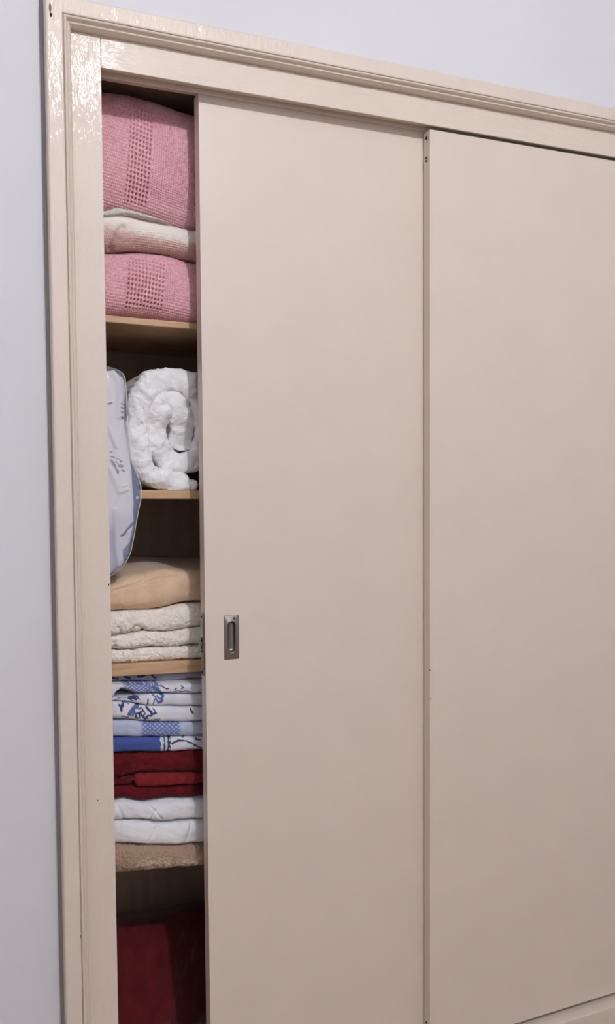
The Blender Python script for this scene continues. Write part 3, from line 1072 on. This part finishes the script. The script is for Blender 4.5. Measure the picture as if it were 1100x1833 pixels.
nv = (56, 64, 104)
md = (90, 106, 160)
LIN = [
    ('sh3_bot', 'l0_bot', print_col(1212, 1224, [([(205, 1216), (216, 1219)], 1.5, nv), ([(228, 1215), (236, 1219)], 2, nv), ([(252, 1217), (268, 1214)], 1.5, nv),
                                                 ([(273, 1213), (282, 1220)], 1.2, nv)], base=np.array(lin(150, 150, 164))),  # grey base holds the shade under the shelf in its colour
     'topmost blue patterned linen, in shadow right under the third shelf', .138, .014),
    ('l0_bot', 'lA_bot', print_col(1222, 1243, [([(288, 1224), (293, 1230), (299, 1231)], 1.5, nv), ([(274, 1228), (284, 1238)], 3, md), ([(262, 1238), (268, 1229)], 1.5, md),
                                                ([(311, 1235), (314, 1231)], 1.0, nv), ([(324, 1226), (327, 1230), (324, 1233)], 1.0, nv), ([(300, 1239), (340, 1238)], .8, md),
                                                ([(216, 1234), (226, 1240), (236, 1243)], 2.2, (150, 150, 160))],  # last grey stroke is painted shade in the curled hollow, not print
                                   (218, 288, 8.0, 1.0)),
     'white linen with a blue lattice print, second from top of the blue and white pile', .106, .014),
    ('lB_top', 'lB_bot', print_col(1242, 1264, [([(233, 1247), (243, 1247), (242, 1252)], 3.2, nv), ([(264, 1252), (263, 1259)], 1.3, nv), ([(274, 1243), (279, 1253), (283, 1258)], 1.4, md),
                                                ([(283, 1258), (288, 1254), (290, 1245), (288, 1243)], 1.8, md), ([(276, 1251), (273, 1260)], 1.2, md), ([(280, 1245), (285, 1251)], 1.4, md), ([(229, 1250), (236, 1256)], 1.6, nv), ([(244, 1249), (249, 1253)], 1.2, md), ([(205, 1258), (214, 1250), (230, 1246)], 1, md)]),
     'white linen with a dark blue blot and leaf, third in the blue and white pile', .108, .014),
    ('lB_bot', 'lC_bot', print_col(1263, 1291, [([(217, 1276), (219, 1266), (222, 1258), (232, 1255)], 1.9, nv), ([(218, 1266), (224, 1264), (230, 1266)], 1.0, md),
                                                ([(231, 1280), (238, 1271), (246, 1264)], 2.6, md), ([(247, 1285), (241, 1286), (242, 1279), (249, 1276), (248, 1284)], 1.2, nv),
                                                ([(252, 1280), (258, 1287), (263, 1280), (269, 1280)], 1.4, nv), ([(262, 1265), (267, 1272), (270, 1277), (277, 1275)], 1.7, nv),
                                                ([(246, 1270), (252, 1268), (256, 1271)], 1.2, md), ([(275, 1288), (284, 1287)], 1.0, md), ([(340, 1266), (344, 1274)], 1.2, nv), ([(236, 1268), (240, 1276), (236, 1282)], 1.4, md), ([(255, 1272), (250, 1276), (254, 1281), (259, 1276), (256, 1272)], 1.0, nv), ([(257, 1283), (264, 1286)], 1.2, md), ([(272, 1268), (276, 1272)], 1.2, md), ([(214, 1268), (217, 1274)], 1.5, nv),
                                                ([(217, 1285), (230, 1286)], 1.0, nv)]),
     'thickest white linen with dark blue leaves and curls in the blue pile', .105, .018),
    ('lC_bot', 'lD_bot', print_col(1293, 1319, [], (250, 324, 8.5, 1.0), base=np.array(lin(190, 198, 224))),
     'pale blue linen with a centred blue lattice band above the solid blue one', .108, .016),
    ('lD_bot', 'lE_bot', print_col(1318, 1348, [([(290, 1316), (289, 1350)], 1.2, (206, 208, 224)), ([(293, 1316), (293, 1350)], 1.0, nv), ([(297, 1316), (296, 1350)], 1.6, (212, 214, 228)),
                                                ([(302, 1316), (300, 1350)], 2.6, nv), ([(303, 1322), (303, 1324)], .9, (212, 214, 228)), ([(303, 1331), (303, 1333)], .9, (212, 214, 228)),
                                                ([(302, 1340), (302, 1342)], .9, (212, 214, 228)),
                                                ([(306, 1330), (318, 1325), (332, 1326), (346, 1333), (360, 1343)], 1.4, nv), ([(352, 1323), (358, 1324)], 1.8, nv), ([(330, 1318), (326, 1320)], 1, md)],
                                   solid=[([(190, 1300), (286.5, 1300), (286, 1360), (190, 1360)], (70, 90, 158))]),
     'solid blue linen with striped white border, lowest in blue pile on red towel', .107, .018),
]
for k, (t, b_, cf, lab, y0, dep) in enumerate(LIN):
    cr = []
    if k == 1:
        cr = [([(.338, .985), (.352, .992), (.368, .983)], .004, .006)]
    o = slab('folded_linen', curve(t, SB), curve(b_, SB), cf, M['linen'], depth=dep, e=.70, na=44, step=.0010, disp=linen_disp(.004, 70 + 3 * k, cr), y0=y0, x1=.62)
    tag(o, lab, 'linen', 'blue and white linens on the fourth shelf')

# ---- dark red towel, folded in three
RED = ((84, 16, 24), (102, 23, 30))
tw = thing('folded_towel', 'dark red towel folded thick between the blue linen and white quilts', 'towel', (.45, .3, .745))
slab('upper_fold', curve('lE_bot', SB), curve('rA_bot', SB), flat_col(*RED, 81, .01), M['terry'], tw, depth=.026, e=.75, na=50, y0=.108, disp=terry_disp(.0016, .006, 82), x1=.62)
slab('inner_fold', curve('rA_bot', SB), curve('rB_bot', SB), flat_col((116, 28, 34), (130, 36, 40), 83, .01), M['terry'], tw, depth=.014, e=.75, na=30, y0=.106,
     disp=terry_disp(.0010, .003, 84), x0=.372, x1=.62, round_end=.008)
slab('side_fold', curve('rA_bot', SB), curve('rB_bot', SB), flat_col(*RED, 87, .01), M['terry'], tw, depth=.014, e=.75, na=30, y0=.116,
     disp=terry_disp(.0014, .004, 88), x0=.286, x1=.376)
slab('lower_fold', curve('rB_bot', SB), curve('red_bot', SB), flat_col(*RED, 85, .01), M['terry'], tw, depth=.020, e=.75, na=40, y0=.110, disp=terry_disp(.0016, .006, 86), x1=.62)

# ---- white quilts
QW = ((232, 231, 238), (242, 241, 246))


def q(px, py):
    return (.0012109 * px - .0000189 * py + .1072163, -.0001779 * px - .0012152 * py + 2.5335759)


o = slab('folded_quilt', curve('red_bot', SB), curve('w1_bot', SB), flat_col(*QW, 91, .03), M['linen'], depth=.026, e=.66, na=60, y0=.104,
         disp=linen_disp(.006, 92, [([q(262, 1437), q(275, 1450), q(289, 1466)], .0022, .0035), ([q(287, 1440), q(275, 1451), q(267, 1466)], .0022, .0035),
                                    ([q(210, 1440), q(221, 1464)], .003, .003)]), x1=.62)
tag(o, 'white stitched quilt with a crossed seam, directly below the red towel', 'quilt')
o = slab('folded_quilt', curve('w1_bot', SB), curve('w2_bot', SB), flat_col(*QW, 95, .03), M['linen'], depth=.028, e=.62, na=60, y0=.103,
         disp=linen_disp(.006, 96, [([q(262, 1506), q(273, 1492), q(280, 1478)], .0025, .004), ([q(212, 1480), q(216, 1470)], .003, .003), ([q(334, 1505), q(340, 1476)], .003, .003)]), x1=.62)
tag(o, 'white quilt lying on the tan towel, lower of the two white quilts', 'quilt')

# ---- tan towel
def tan_col(X, s, Z, v):
    px, py = pcoord(X, Z), v
    m_ = smooth(.75, .2, v) * smooth(225, 262, px)
    n = np.clip(.5 + 1.6 * fbm(X / .004, s / .004, 98, 2), 0, 1) * m_
    return mixc(lin(172, 146, 126), lin(222, 204, 180), np.clip(n * .8, 0, 1))


o = slab('folded_towel', curve('w2_bot', SB), curve('tan_bot', SB), tan_col, M['terry'], depth=.032, e=.72, na=60, y0=.100,
         disp=terry_disp(.0022, .005, 99, [([q(236, 1556), q(252, 1553)], .004, .004)]), x1=.62)
tag(o, 'tan terry towel at the bottom of the lower stack, above the dark space', 'towel')

# ---- red blanket at the bottom of the wardrobe
RB_T = lambda x: .362 - .07 * (np.asarray(x) - .36)
RB_B = lambda x: .0725 + 0 * np.asarray(x)
o = slab('folded_blanket', RB_T, RB_B, flat_col((84, 18, 23), (96, 23, 28), 101, .03), M['fleece'], depth=.07, e=.7, na=70, y0=.300, y1=.405, x0=.296, x1=.64,
         disp=terry_disp(.0006, .010, 102), yshift=lambda X, v: .05 * smooth(.47, .60, X) - .07 * smooth(.85, .15, v))
tag(o, 'dark red folded blanket in the shadow at the bottom of the wardrobe', 'blanket')
